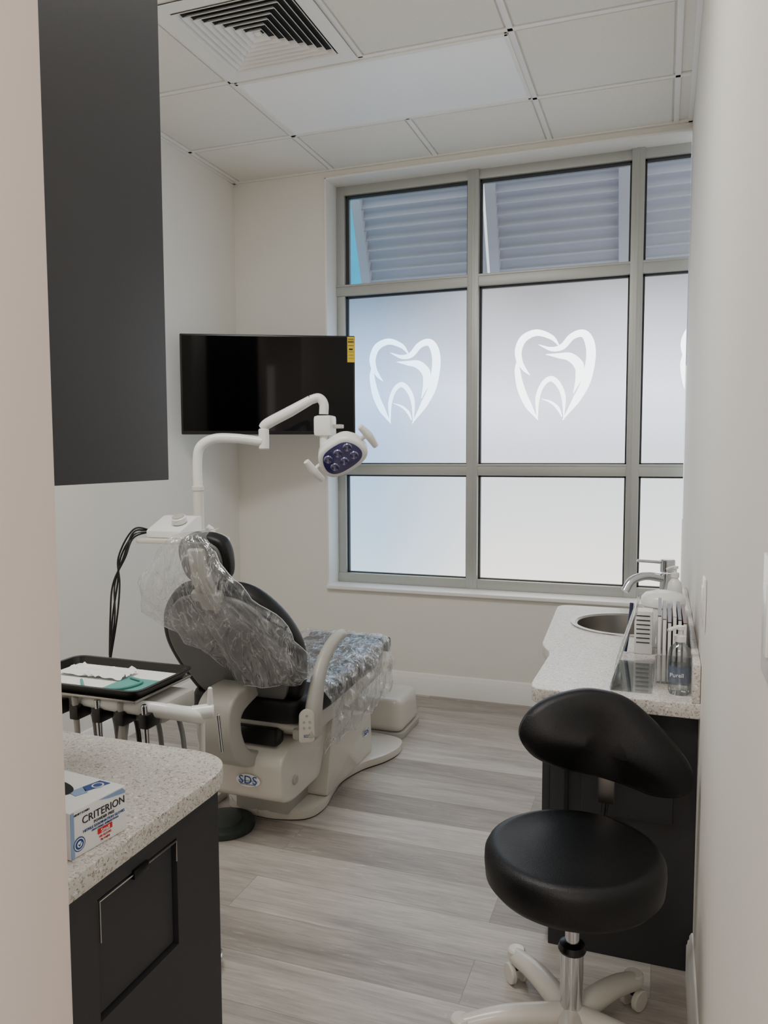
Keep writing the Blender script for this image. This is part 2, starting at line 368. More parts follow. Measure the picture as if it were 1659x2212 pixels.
strokes=[
 ([(1206,747),(1190,728),(1160,716),(1133,726),(1121,750),(1123,775),(1134,795),(1146,808)],[2,10,14,16,15,13,8,1]),
 ([(1120,770),(1119,797),(1127,837),(1143,874),(1164,907)],[2,12,16,15,1]),
 ([(1163,742),(1190,753),(1212,749),(1232,728),(1254,723),(1267,742),(1270,776),(1261,825),(1242,864),(1214,908)],[1,9,13,14,16,19,19,19,16,1]),
 ([(1178,764),(1205,768),(1228,772),(1246,790),(1247,815),(1236,850)],[1,11,18,20,15,1]),
 ([(1162,905),(1162,860),(1172,830),(1189,817),(1205,830),(1216,858),(1217,907)],[2,9,10,12,11,9,1]),
 ([(1170,860),(1190,868),(1205,882),(1213,900)],[1,5,7,2])]
W,Ht=.425,.495
for cx,cz in ((-1.438,1.802),(-.572,1.806),(.292,1.806)):
    sc=W/162
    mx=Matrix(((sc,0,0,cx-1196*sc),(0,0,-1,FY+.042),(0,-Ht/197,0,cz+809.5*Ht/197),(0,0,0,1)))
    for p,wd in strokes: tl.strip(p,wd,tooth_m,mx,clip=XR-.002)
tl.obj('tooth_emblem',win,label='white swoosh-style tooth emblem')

# ------------------------------------------------------------------ outdoors
slope=2.58
for i,(a,c) in enumerate(((-1.90,-1.07),(-1.04,-.21),(-.18,.65))):
    sh=thing('shutter_awning',((a+c)/2,4.9,2.4),'grey louvered hurricane shutter propped out over the window','shutter','louvered shutters outside the window')
    zlo,zhi=1.95,3.35
    def Y(z): return 4.72+(3.028-z)/slope
    for xx in (a,c-.06):
        fb=B(); t=bmesh.new(); bmesh.ops.create_cube(t,size=1)
        fb.add(t,louver_m,Matrix.Translation(((xx+.03),(Y(zlo)+Y(zhi))/2-.02,(zlo+zhi)/2))@Matrix.Rotation(math.atan(1/slope),4,'X')@Matrix.Diagonal((.06,.07,1.5,1)))
        fb.obj('side_rail',sh)
    sl=B(); z=zlo
    while z<zhi:
        mxs=Matrix.Translation(((a+c)/2,Y(z),z))@Matrix.Rotation(math.radians(-12),4,'X')
        sl.box(-(c-a)/2+.05,(c-a)/2-.05,-.003,.003,-.040,.038,louver_m,.001,mx=mxs)
        sl.box(-(c-a)/2+.05,(c-a)/2-.05,-.014,-.002,-.041,-.034,louver_m,.001,mx=mxs); z+=.060
    sl.obj('louver',sh)
S(B().box(-9,-1.95,6.2,6.4,-.2,6,teal_wall),'wall_exterior_teal')
S(B().box(-10,10,D+.25,20,-.3,-.2,ground_m),'ground_outside')

# ------------------------------------------------------------------ ceiling lights + vent
def panel(y0,mat,lab):
    b=B(); b.box(-1.792,-.596,y0,y0+.586,H-.012,H-.002,mat,.003); y1=y0+.586
    for (a,c,d,e) in ((-1.792,-1.775,y0,y1),(-.613,-.596,y0,y1),(-1.792,-.596,y0,y0+.017),(-1.792,-.596,y1-.017,y1)): b.box(a,c,d,e,H-.016,H,grid_m,.003)
    b.obj('ceiling_light_panel',label=lab,category='ceiling light')
panel(3.078,lens_m,'white prismatic two-by-four ceiling light panel, dimmed')
panel(1.248,lens_m,'unseen two-by-four ceiling panel added to house the fill lamp')  # panel added out of view to carry the room fill
vt=thing('air_vent',(-1.499,2.761,H),'white square four-way louvered ceiling air diffuser','air vent')
b=B(); cx,cy=-1.499,2.761
def sqring(b,r0,z0,r1,z1,mat,th=.003):
    t=bmesh.new(); V=[]
    for r,z in ((r0,z0),(r1,z1),(r1,z1+th),(r0,z0+th)): V.append([t.verts.new((cx+sx*r,cy+sy*r,z)) for sx,sy in((-1,-1),(1,-1),(1,1),(-1,1))])
    for k in range(4):
        for i in range(4): t.faces.new((V[k][i],V[k][(i+1)%4],V[(k+1)%4][(i+1)%4],V[(k+1)%4][i]))
    bmesh.ops.recalc_face_normals(t,faces=t.faces[:]); b.add(t,mat)
sqring(b,.296,H-.018,.235,H-.014,vent_m); b.obj('vent_rim',vt)
b=B()
for k in range(8):
    r=.232-.028*k; sqring(b,r,H-.020,r-.030,H+.012,vent_m,.0025)
b.box(cx-.012,cx+.012,cy-.012,cy+.012,H-.012,H-.004,vent_m); b.obj('vent_louver',vt)
b=B(); b.box(cx-.236,cx+.236,cy-.236,cy+.236,H-.0015,H-.0005,dark_m); b.obj('vent_cavity',vt)

# ------------------------------------------------------------------ television
n=Vector((.41,-.817,0)).normalized(); ux=Vector((.817,.41,0)).normalized()
tvc=Vector((-1.9715,3.695,1.744)); mt=Matrix((ux,Vector((0,0,1)),n)).transposed().to_4x4(); mt.translation=tvc
tv=thing('television',tvc,'wall-mounted black flat television with a yellow energy sticker','television')
b=B(); b.box(-.458,.458,-.262,.262,-.035,0,blkp_m,.006,mx=mt); b.box(-.25,.25,-.2,.15,-.06,-.035,blkp_m,.01,mx=mt); b.obj('casing',tv)
B().box(-.447,.447,-.243,.252,-.001,.0015,tvs_m,mx=mt).obj('screen',tv)
b=B(); b.box(.417,.455,.122,.256,.001,.0025,yel_m,mx=mt)
for k,(w_,h_) in enumerate(((.03,.004),(.026,.003),(.03,.003),(.02,.009),(.03,.002),(.026,.002),(.028,.002))): b.box(.436-w_/2,.436+w_/2,.246-k*.017-h_,.246-k*.017,.0025,.0028,ink_m,mx=mt)
b.box(.42,.452,.225,.235,.0025,.0029,ink_m,mx=mt)
b.text('ENERGYGUIDE',.006,yel_m,mt@Matrix.Translation((.436,.230,.0032)),.0002)
b.obj('energy_sticker',tv,label='yellow energy rating sticker')
b=B(); q=mt@Vector((0,0,-.06)); b.cyl(q,(-2.2,4.0,1.744),.02,blkp_m); b.box(-2.29,-2.11,4.165,4.187,1.64,1.86,blkp_m,.004); b.cyl((-2.2,4.0,1.744),(-2.2,4.17,1.744),.022,blkp_m); b.obj('wall_bracket',tv)

# ------------------------------------------------------------------ left cabinet, counter, upper cabinet
lc=thing('base_cabinet',(-1.1,.95,0),'charcoal laminate base cabinet with a recessed waste flap','cabinet')
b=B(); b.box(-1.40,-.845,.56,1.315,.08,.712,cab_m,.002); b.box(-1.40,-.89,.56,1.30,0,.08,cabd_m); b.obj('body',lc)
b=B(); FX=-.845
for (ya,yb,za,zb_) in ((.565,.955,.085,.705),(1.168,1.31,.085,.705),(.955,1.168,.085,.468),(.955,1.168,.672,.705)): b.box(FX,FX+.018,ya,yb,za,zb_,cab_m)
b.obj('door',lc)
b=B(); b.box(FX+.0,FX+.012,.962,1.161,.475,.665,cab_m,.004,); b.obj('waste_flap',lc)
b=B(); b.tube([(FX+.020,.958,.60),(FX+.020,.958,.668),(FX+.020,1.04,.668)],.0016,steel_m,sm=1,n=8); b.tube([(FX+.020,1.08,.668),(FX+.020,1.164,.668),(FX+.020,1.164,.63)],.0016,steel_m,sm=1,n=8)
b.box(FX+.012,FX+.024,1.04,1.08,.66,.676,blkp_m,.002); b.obj('flap_trim',lc,label='thin metal corner trims')
cp=rounded([(-1.402,.56),(-.808,.56),(-.808,1.375),(-1.402,1.375)],[0,.0,.12,0],12)
B().prism(cp,.713,.75,lam_m,.004).obj('countertop',label='speckled beige laminate worktop with rounded corner',category='countertop')
uc=thing('wall_cabinet',(-1.19,.97,1.33),'charcoal laminate upper wall cabinet','cabinet')
b=B(); b.box(-1.40,-.998,.56,1.388,1.326,2.6,cab_m,.002); b.obj('body',uc)
b=B(); b.box(-.998,-.98,.562,1.388,1.322,2.6,cab_m,.002); b.obj('door',uc)
B().tube([(-1.22,1.77,.02),(-1.12,1.75,.03),(-1.083,1.70,.035),(-1.11,1.64,.03),(-1.22,1.60,.02)],.010,chrome_m).obj('floor_hose',label='short chrome-grey floor hose beside the base cabinet',category='hose')

# glove box
gb=thing('glove_box',(-.96,.975,.75),'white and blue cardboard box of nitrile gloves on the worktop','glove box')
mg=Matrix.Translation((-.838,.978,.7505))@Matrix.Rotation(math.radians(-7),4,'Z')
b=B(); b.box(-.24,0,-.058,.058,0,.075,paper_m,.0015,mx=mg); 
mf=mg@Matrix(((0,0,1,.0004),(1,0,0,0),(0,1,0,.0375),(0,0,0,1)))
b.text('CRITERION',.0175,ink_m,mf@Matrix.Translation((.010,.016,.0005)),sx=1.0)
b.text('POWDER FREE',.0065,ink_m,mf@Matrix.Translation((.010,.005,.0005)))
b.text('NITRILE EXAMINATION GLOVES',.0060,blue_m,mf@Matrix.Translation((.010,-.002,.0005)))
b.text('NON-STERILE  AMBIDEXTROUS',.0040,blue_m,mf@Matrix.Translation((.012,-.0075,.0005)))
b.box(-.004,.026,-.0195,-.0105,.0004,.0009,red_m,mx=mf); b.text('Small',.009,paper_m,mf@Matrix.Translation((.011,-.0155,.0012)))
b.text('100 GLOVES',.0048,red_m,mf@Matrix.Translation((.011,-.0245,.0005))); b.text('(by weight)',.0042,red_m,mf@Matrix.Translation((.011,-.030,.0005)))
b.box(-.057,-.050,-.036,.036,.0003,.0006,lblue_m,mx=mf)
b.prism([(.0,.036),(.05,.036),(.056,.030),(.056,.026),(.02,.031)],.0003,.0006,lblue_m,mx=mf)
for r0,mm in ((.0115,blue_m),(.0098,paper_m),(.0082,blue_m),(.005,paper_m)):
    b.lathe([(r0,0),(0,.0)],mm,mf@Matrix.Translation((-.041,-.018,.0006+(.0115-r0)*.1)),28)
b.prism([(-.003,-.001),(0,-.004),(.004,.003),(.003,.004),(0,-.001),(-.002,.001)],.0012,.0015,blue_m,mx=mf@Matrix.Translation((-.041,-.018,0)))
b.text('HENRY SCHEIN',.0045,ink_m,mf@Matrix.Translation((-.035,.030,.0005)))
mtp=mg@Matrix(((0,-1,0,-.06),(1,0,0,0),(0,0,1,.0755),(0,0,0,1)))
b.prism([(.01,.0),(.052,-.012),(.052,.012),(.02,.018)],0,.0004,blue_m,mx=mtp@Matrix.Translation((0,-.02,0)))
b.prism([(-.01,.0),(.01,-.006),(.02,.018),(-.005,.022)],0,.0004,lblue_m,mx=mtp@Matrix.Translation((0,-.02,0)))
b.lathe([(.010,0),(0,0)],paper_m,mtp@Matrix.Translation((.036,-.02,.0008)),24); b.lathe([(.0075,0),(0,0)],blue_m,mtp@Matrix.Translation((.036,-.02,.0010)),24)
b.obj('carton',gb)
b=B(); b.lathe([(1,0),(0,0)],dark_m,mg@Matrix.Translation((-.118,-.006,.0760))@Matrix.Diagonal((.062,.028,1,1)),32); b.obj('dispensing_opening',gb)

# ------------------------------------------------------------------ right counter run
rc=thing('sink_cabinet',(-.1,2.6,0),'charcoal laminate sink base cabinet against the wall','cabinet')
b=B(); b.box(-.275,XR-.001,2.12,2.14,.0,.712,cab_m,.002); b.box(-.275,XR-.001,3.18,3.2,.0,.712,cab_m,.002); b.box(-.275,-.257,2.14,3.18,0,.712,cab_m); b.box(-.257,XR-.001,2.14,3.18,.05,.07,cab_m); b.obj('body',rc)
b=B(); b.box(-.297,-.276,2.125,2.62,.05,.705,cab_m,.002); b.obj('door',rc)
b=B(); b.box(-.297,-.276,2.63,3.19,.05,.705,cab_m,.002); b.obj('door',rc)
b=B()
b.box(-.19,.045,2.106,2.121,.40,.52,cab_m,.004); b.box(-.235,-.225,2.113,2.121,.05,.70,cabd_m); b.obj('waste_flap',rc)
out=rounded([(.101,2.045),(-.313,2.045),(-.322,2.10),(-.316,2.44),(-.358,2.53),(-.392,3.24),(.101,3.24)],[0,.04,.02,.10,.05,.06,0],8)
cu=bpy.data.curves.new('c','CURVE'); cu.dimensions='2D'; cu.fill_mode='BOTH'; cu.extrude=.0165; cu.bevel_depth=.003; cu.bevel_resolution=2
def spl(pts):
    s=cu.splines.new('POLY'); s.points.add(len(pts)-1)
    for i,p in enumerate(pts): s.points[i].co=(p[0],p[1],0,1)
    s.use_cyclic_u=True
SKX,SKY,SR=-.115,2.93,.185
spl(out); spl([(SKX+SR*math.cos(-a*math.pi/24),SKY+SR*math.sin(-a*math.pi/24)) for a in range(48)])
tmp=bpy.data.objects.new('tmp',cu); COL.objects.link(tmp); me=bpy.data.meshes.new_from_object(tmp.evaluated_get(bpy.context.evaluated_depsgraph_get()))
bpy.data.objects.remove(tmp); b=B(); t=bmesh.new(); t.from_mesh(me); b.add(t,lam_m,Matrix.Translation((0,0,.7315)))
rt=b.obj('countertop',label='speckled laminate worktop with curved front around a round sink',category='countertop')
b=B(); b.box(.082,.101,2.045,3.24,.7512,.85,lam_m,.003); b.obj('backsplash',label='low speckled laminate backsplash along the wall',category='backsplash')
sk=thing('sink',(SKX,SKY,.75),'round brushed stainless steel drop-in sink','sink')
b=B(); b.lathe([(SR+.010,.0015),(SR+.009,.005),(SR-.006,.006),(SR-.014,0),(SR-.022,-.10),(SR-.06,-.135),(.03,-.142),(0,-.142)],steel_m,Matrix.Translation((SKX,SKY,.75)),56); b.obj('basin',sk)
b=B(); b.lathe([(.03,0),(.026,.003),(0,.002)],chrome_m,Matrix.Translation((SKX,SKY,.6095))); b.obj('drain',sk)
fa=thing('faucet',(.03,3.16,.75),'chrome single-lever faucet beside the sink','faucet')
fx=.026
b=B(); b.cyl((fx,3.16,.7515),(fx,3.16,.915),.027,chrome_m); b.cyl((fx,3.16,.7515),(fx,3.16,.758),.034,chrome_m); b.cyl((fx,3.16,.918),(fx,3.16,.968),.028,chrome_m); b.obj('body',fa)
B().tube([(.01,3.15,.895),(-.05,3.12,.905),(-.10,3.09,.890),(-.125,3.07,.850)],.016,chrome_m,n=16).obj('spout',fa)
B().cyl((.02,3.16,.955),(-.085,3.13,.962),.006,chrome_m).obj('lever',fa)

def pump(name,cx,cy,z,h,r,mat,label,sy=-1,dx=-.03):
    e=thing(name,(cx,cy,z),label,'bottle')
    b=B(); b.lathe([(0,0),(r-.004,0),(r,.006),(r,h*.62),(r*.9,h*.72),(r*.42,h*.8),(.013,h*.82),(.013,h*.84),(0,h*.84)],mat,Matrix.Translation((cx,cy,z)),32); b.obj('bottle',e)
    b=B(); b.lathe([(0,0),(.015,0),(.015,.015),(.006,.018),(.006,.03),(.011,.031),(.011,.040),(0,.041)],wplas_m,Matrix.Translation((cx,cy,z+h*.83)),24)
    b.tube([(cx,cy,z+h*.83+.036),(cx+dx*.5,cy+sy*.01,z+h*.83+.036),(cx+dx,cy+sy*.02,z+h*.83+.030)],.005,wplas_m,n=8); b.obj('pump',e)
    return e
e=pump('sanitizer_bottle',.053,2.125,.7515,.165,.028,gel_m,'clear pump bottle of hand sanitizer on the worktop')
b=B(); b.lathe([(.0285,.03),(.0285,.075)],M('bottle_label',C(110,124,150),.4,alpha=.45),Matrix.Translation((.053,2.125,.7515)),32); b.text('Purell',.015,paper_m,Matrix(((1,0,0,.046),(0,0,-1,2.094),(0,1,0,.805),(0,0,0,1)))); b.obj('bottle_label',e)
pump('soap_dispenser',.052,3.02,.7515,.205,.026,wplas_m,'white pump soap dispenser near the faucet')
e=thing('wipes_canister',(.01,2.66,.75),'white round wipes canister with a domed lid','canister')
b=B(); b.lathe([(0,0),(.060,0),(.063,.006),(.063,.125),(.058,.13),(0,.13)],wplas_m,Matrix.Translation((.012,2.66,.7515)),40); b.obj('body',e)
b=B(); b.lathe([(.0,.131),(.068,.131),(.069,.138),(.068,.155),(.058,.168),(.03,.176),(0,.177)],wplas_m,Matrix.Translation((.012,2.66,.7515)),40); b.obj('lid',e)
b=B(); b.box(-.072,-.018,2.51,2.575,.7515,.885,paper_m,.002)
for k in range(7): b.box(-.066,-.026,2.5088,2.5096,.87-k*.014,.873-k*.014,ink_m)
b.obj('carton',label='small white printed cardboard carton on the worktop',category='box')
e=thing('brochure_holder',(.04,2.35,.75),'clear acrylic brochure holder','brochure holder')
b=B(); b.box(-.006,.079,2.20,2.50,.7515,.754,acryl_m); b.box(-.008,-.006,2.20,2.50,.7515,.86,acryl_m); b.box(-.006,.079,2.197,2.2,.7515,.83,acryl_m); b.box(.078,.080,2.20,2.50,.7515,.90,acryl_m); b.obj('acrylic_body',e)
bc=[C(70,36,32),C(110,92,86),C(44,42,46),C(176,172,166),C(60,52,50),C(100,54,46)]
for i in range(6):
    x=-.003+i*.013
    b=B(); b.box(x,x+.009,2.21,2.49,.7545,.935-(i%3)*.008,M('brochure_cover',bc[i],.3,var=.5,vscale=14)); b.box(x+.0005,x+.0085,2.2085,2.211,.7545,.932-(i%3)*.008,paper_m)
    b.obj('brochure',label='glossy printed dental brochure standing in the holder',category='brochure',group='brochures in the acrylic holder')
e=thing('sign_holder',(-.09,2.24,.75),'slanted clear acrylic sign holder with a white printed sheet','sign holder')
mz=Matrix.Translation((-.118,2.25,.7545))@Matrix.Rotation(math.radians(17),4,'Y')
b=B(); b.box(-.002,.002,-.15,.15,0,.215,acryl_m,mx=mz); b.box(-.118,-.012,2.09,2.41,.7515,.7535,acryl_m); b.obj('acrylic_stand',e)
b=B(); b.box(-.0035,-.0025,-.14,.14,.01,.205,paper_m,mx=mz)
for k in range(9): b.box(-.0041,-.0036,-.11,.11-(k%3)*.02,.18-k*.018,.184-k*.018,ink_m,mx=mz)
b.obj('printed_sheet',e)
b=B(); b.tube([(-.098,2.50,.7575),(-.085,2.53,.86),(-.082,2.54,.905)],.006,M('navy_pen',C(30,40,70),.3),n=10,sm=3); b.obj('pen',label='navy blue pen leaning beside the sign holder',category='pen')

# outlets
b=B(); b.box(XR-.006,XR-.0005,1.91,1.98,.965,1.085,wplas_m,.002); b.box(XR-.009,XR-.005,1.925,1.965,.985,1.065,wplas_m,.002); b.obj('wall_outlet',label='white decora wall outlet plate above the worktop',category='outlet')
e=thing('light_switch',(XR,.80,1.2),'white two-gang light switch plate','light switch')
b=B(); b.box(XR-.004,XR-.0005,.73,.858,1.155,1.275,wplas_m,.0015); b.obj('plate',e)
for y in (.76,.82): b=B(); b.box(XR-.0065,XR-.003,y-.016,y+.016,1.18,1.25,wplas_m,.001); b.obj('rocker',e)

# ------------------------------------------------------------------ dental chair
AX=-1.40
ch=thing('dental_chair',(AX,2.9,0),'reclining black and grey dental patient chair on cream base','dental chair')
op=[(-.14,2.55),(.02,2.52),(.16,2.56),(.195,2.66),(.175,2.80),(.165,2.92),(.20,3.06),(.265,3.18),(.29,3.30),(.24,3.40),(.0,3.43)]
op=[(AX+x,y) for x,y in op]+[(AX-x,y) for x,y in op[-2:0:-1]]
base=[tuple(v)[:2] for v in cr([(p[0],p[1],0) for p in op],5,True)]
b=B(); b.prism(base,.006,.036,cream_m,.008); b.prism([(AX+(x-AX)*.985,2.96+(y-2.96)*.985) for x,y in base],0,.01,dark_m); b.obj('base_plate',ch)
mS=lambda x0:Matrix(((0,0,1,x0),(1,0,0,0),(0,1,0,0),(0,0,0,1)))
b=B()
b.prism(rounded([(2.355,.30),(2.365,.15),(2.44,.125),(2.68,.125),(2.78,.33),(2.45,.345)],.03,5),0,.335,cream_m,.016,mx=mS(AX-.165),seg=3)
b.prism([(2.52,.03),(2.72,.03),(2.72,.14),(2.52,.14)],0,.22,greyp_m,.006,mx=mS(AX-.11))
b.obj('rear_housing',ch)
b=B()
b.box(AX-.13,AX+.13,2.40,2.46,.335,.40,blkp_m,.01)
for x in (-.15,.125): b.prism(rounded([(2.50,.30),(2.62,.28),(3.02,.33),(3.02,.39),(2.6,.40)],.02,4),0,.03,greyp_m,.006,mx=mS(AX+x))
b.cyl((AX-.175,2.46,.20),(AX+.178,2.46,.20),.018,greyp_m); b.obj('lift_arm',ch)
b=B(); b.prism(rounded([(2.69,.036),(3.20,.036),(3.19,.22),(2.76,.335)],.02,4),0,.385,cream_m,.012,mx=mS(AX-.193)); b.obj('pedestal_cover',ch)
b=B(); b.prism(rounded([(2.42,.40),(2.50,.345),(2.9,.35),(3.30,.38),(3.34,.42),(2.42,.42)],.03,5),0,.42,cream_m,.02,mx=mS(AX-.21),seg=3); b.obj('seat_frame',ch)
b=B(); sp_=rounded([(AX-.22,2.38),(AX+.22,2.38),(AX+.25,2.6),(AX+.23,2.98),(AX-.23,2.98),(AX-.25,2.6)],.07,6); b.prism(sp_,.425,.515,blk_m,.03,seg=4); b.obj('seat_cushion',ch)
b=B(); sp_=rounded([(AX-.22,2.99),(AX+.22,2.99),(AX+.19,3.38),(AX-.19,3.38)],.05,6); b.prism(sp_,.43,.51,blk_m,.028,seg=4); b.obj('leg_rest_cushion',ch)
b=B(); b.tube([(AX-.2,3.40,.48),(AX+.2,3.40,.48)],.034,toe_m,n=20,sm=1); b.obj('toe_cap',ch)
vdir=Vector((0,-.27,.49)).normalized(); nb=Vector((1,0,0)).cross(vdir)
mb=Matrix((Vector((1,0,0)),vdir,nb)).transposed().to_4x4(); mb.translation=Vector((AX,2.46,.43))
half=[(0,.0),(.11,.002),(.18,.035),(.225,.12),(.258,.24),(.262,.34),(.232,.44),(.17,.525),(.10,.562),(0,.566)]
def egg(k,dy=0,h=half): 
    P=[(x*k,.28+(y-.28)*k+dy) for x,y in h]; P=P+[(-x,y) for x,y in P[-2:0:-1]]; return [tuple(v)[:2] for v in cr([(p[0],p[1],0) for p in P],4,True)]
b=B(); b.prism(egg(1.0),-.075,.0,blk_m,.03,mx=mb,seg=4,ang=50); b.obj('backrest_cushion',ch,label='black upholstered backrest with thick rolled rim')
b=B(); b.prism(egg(.86,.022),-.01,.014,shell_m,.01,mx=mb,seg=3,ang=50); b.obj('backrest_shell',ch,label='smooth grey plastic backrest shell')
mh=mb@Matrix.Translation((-.0,.672,-.02))@Matrix.Rotation(math.radians(-12),4,'X')
hp=[tuple(v)[:2] for v in cr([(0,-.085,0),(.072,-.07,0),(.093,0,0),(.082,.062,0),(.04,.085,0),(0,.087,0),(-.04,.085,0),(-.082,.062,0),(-.093,0,0),(-.072,-.07,0)],5,True)]
b=B(); b.prism(hp,-.06,.0,blk_m,.022,mx=mh,seg=4,ang=50); b.obj('headrest_cushion',ch)
b=B(); b.prism([(x*.82,y*.82) for x,y in hp],-.005,.012,shell_m,.008,mx=mh,ang=50); b.box(-.03,.03,-.07,.055,.01,.035,greyp_m,.01,mx=mh); b.obj('headrest_shell',ch)
b=B(); b.box(-.035,.035,.50,.645,-.005,.022,greyp_m,.008,mx=mb); b.box(-.055,.055,.54,.575,-.002,.028,greyp_m,.008,mx=mb); b.obj('headrest_bar',ch)
b=B(); P=cr([(2.40,.575,0),(2.27,.572,0),(2.205,.535,0),(2.19,.47,0),(2.205,.39,0),(2.255,.32,0),(2.35,.275,0),(2.48,.265,0)],6); inn=cr([(2.48,.31,0),(2.37,.325,0),(2.31,.365,0),(2.275,.44,0),(2.29,.49,0),(2.40,.52,0)],6)
pts=[(p.x,p.y) for p in P]+[(p.x,p.y) for p in inn]
b.prism(pts,0,.13,greyp_m,.012,mx=mS(AX-.065),seg=3,ang=50); b.obj('spine_bracket',ch,label='curved light grey spine bracket')
b=B(); ap=[(AX+.27,2.40,.40),(AX+.272,2.415,.50),(AX+.27,2.46,.59),(AX+.268,2.53,.655),(AX+.265,2.63,.69),(AX+.262,2.70,.690)]
b.tube(ap,.03,greyp_m,n=18,sm=6,rad=[.040,.037,.031,.027,.025,.019],flat=.72); b.obj('armrest',ch)
b=B()
mpb=frame((AX+.262,2.370,.44),(.55,-.8,.0),(.8,.55,0))
b.prism(rounded([(-.028,-.055),(.028,-.055),(.026,.05),(.0,.066),(-.026,.05)],.014,5),0,.012,cream_m,.004,mx=mpb)
for k in range(4):
    b.cyl(mpb@Vector((-.01+.02*(k%2),-.002+.02*(k//2),.011)),mpb@Vector((-.01+.02*(k%2),-.002+.02*(k//2),.0135)),.0045,greyp_m,n=14)
b.cyl(mpb@Vector((0,.04,.011)),mpb@Vector((0,.04,.0135)),.0045,greyp_m,n=14)
b.text('SDS',.014,blue_m,mpb@Matrix.Translation((0,-.032,.0126))); b.obj('control_pad',ch,label='membrane control pad with buttons')
b=B(); b.box(AX+.19,AX+.275,2.40,2.46,.37,.41,greyp_m,.012); b.obj('armrest_mount',ch)
def badge(mx,w):
    b=B(); b.lathe([(1,0),(0,0.0)],paper_m,mx@Matrix.Diagonal((w,w*.48,1,1)),40); 
    b.prism([(-w*.85,-.1*w),(w*.85,-.02*w),(w*.8,.03*w),(-w*.8,.0)],.0008,.0012,lblue_m,mx=mx)
    b.text('SDS',w*.85,blue_m,mx@Matrix.Translation((0,.03*w,.0016)),sx=1.1)
    if w>.04: b.text('SUMMIT DENTAL SYSTEMS',w*.11,blue_m,mx@Matrix.Translation((0,-.3*w,.0016)))
    b.obj('maker_badge',ch,label='white oval badge with blue lettering')
badge(Matrix(((1,0,0,AX+.04),(0,0,-1,2.352),(0,1,0,.222),(0,0,0,1))),.048)
badge(Matrix(((0,0,1,AX+.1935),(1,0,0,3.12),(0,1,0,.15),(0,0,0,1))),.036)
fb=thing('utility_box',(-1.3,3.6,0),'cream rounded utility junction box on the floor','utility box')
b=B(); b.prism(rounded([(-1.48,3.45),(-1.15,3.45),(-1.15,3.76),(-1.48,3.76)],.05,6),.0,.03,greyp_m,.004); b.obj('lower_plate',fb)
b=B(); b.prism(rounded([(-1.475,3.455),(-1.155,3.455),(-1.155,3.755),(-1.475,3.755)],.05,6),.03,.19,cream_m,.035,seg=4,taper=.93); b.obj('cover',fb)
fp=thing('foot_pedal',(-1.51,2.41,0),'round dark green rubber foot control disc on the floor','foot pedal')
b=B(); b.lathe([(0,0),(.112,0),(.115,.01),(.112,.022),(.10,.028),(0,.028)],green_m,Matrix.Translation((-1.50,2.415,0)),48); b.obj('disc',fp)
b=B(); b.lathe([(0,.028),(.07,.028),(.066,.034),(0,.037)],green_m,Matrix.Translation((-1.50,2.415,0)),48); b.obj('top_cap',fp)

# ------------------------------------------------------------------ plastic covers
def backY(z): return 2.46-(z-.43)*.551 if z<.95 else 2.173-(z-.95)*.1
rowsd=[(1.125,-1.46,-1.40,.06),(1.115,-1.50,-1.37,-.05),(1.06,-1.555,-1.33,-.075),(1.00,-1.60,-1.28,-.085),(.94,-1.65,-1.22,-.08),(.87,-1.67,-1.16,-.07),(.80,-1.64,-1.12,-.06),(.72,-1.54,-1.09,-.05),(.66,-1.46,-1.09,-.045),(.60,-1.43,-1.14,-.045),(.575,-1.42,-1.22,-.045)]
NX=90
ctrl=[[Vector((a+(c-a)*i/NX,backY(z)+dy,z)) for i in range(NX+1)] for z,a,c,dy in rowsd]
colsv=[cr([ctrl[j][i] for j in range(len(ctrl))],10) for i in range(NX+1)]
R=[]; NR=len(colsv[0])
for j in range(NR):
    row=[]
    for i in range(NX+1):
        p=colsv[i][j].copy(); u=i/NX*2-1
        dxh,dzh=p.x+1.43,1.16-p.z; rr=math.hypot(dxh,dzh); th=math.atan2(dxh,dzh)
        fold=(1-2*abs(mn.noise(Vector((th*5.5,rr*1.3,2.2)))))*.030*min(1,rr/.25)
        fold+=(1-2*abs(mn.noise(Vector((th*13,rr*2.5,7.1)))))*.010*min(1,rr/.3)
        k=mn.noise(Vector((p.x*14,p.z*14,1.3)))*.012+mn.noise(Vector((p.x*45,p.z*30,4)))*.004
        p.y+= -max(0,fold)-abs(k)+.010+(abs(u)**3)*.05
        p.z+=mn.noise(Vector((p.x*14,p.z*7,9)))*.028*(.2+.8*(j/NR)); p.x+=mn.noise(Vector((p.z*14,2,9)))*.022*u; row.append(p)
    R.append(row)
b=B(); b.grid(R,film_m)
b.tube([R[j][0] for j in range(0,NR,3)],.0014,edge_m,n=5,sm=1); b.tube([R[j][NX] for j in range(0,NR,3)],.0014,edge_m,n=5,sm=1); b.tube([R[NR-1][i] for i in range(0,NX+1,3)],.0014,edge_m,n=5,sm=1)
b.obj('chair_plastic_cover',label='crumpled clear plastic sleeve draped over chair headrest and back',category='plastic cover',smooth=180)
R=[]
prof=[(.235,.27),(.25,.36),(.25,.47),(.22,.522),(.12,.530),(0,.532),(-.12,.530),(-.22,.522),(-.25,.47),(-.25,.40)]
pf=cr([(a,c,0) for a,c in prof],9)
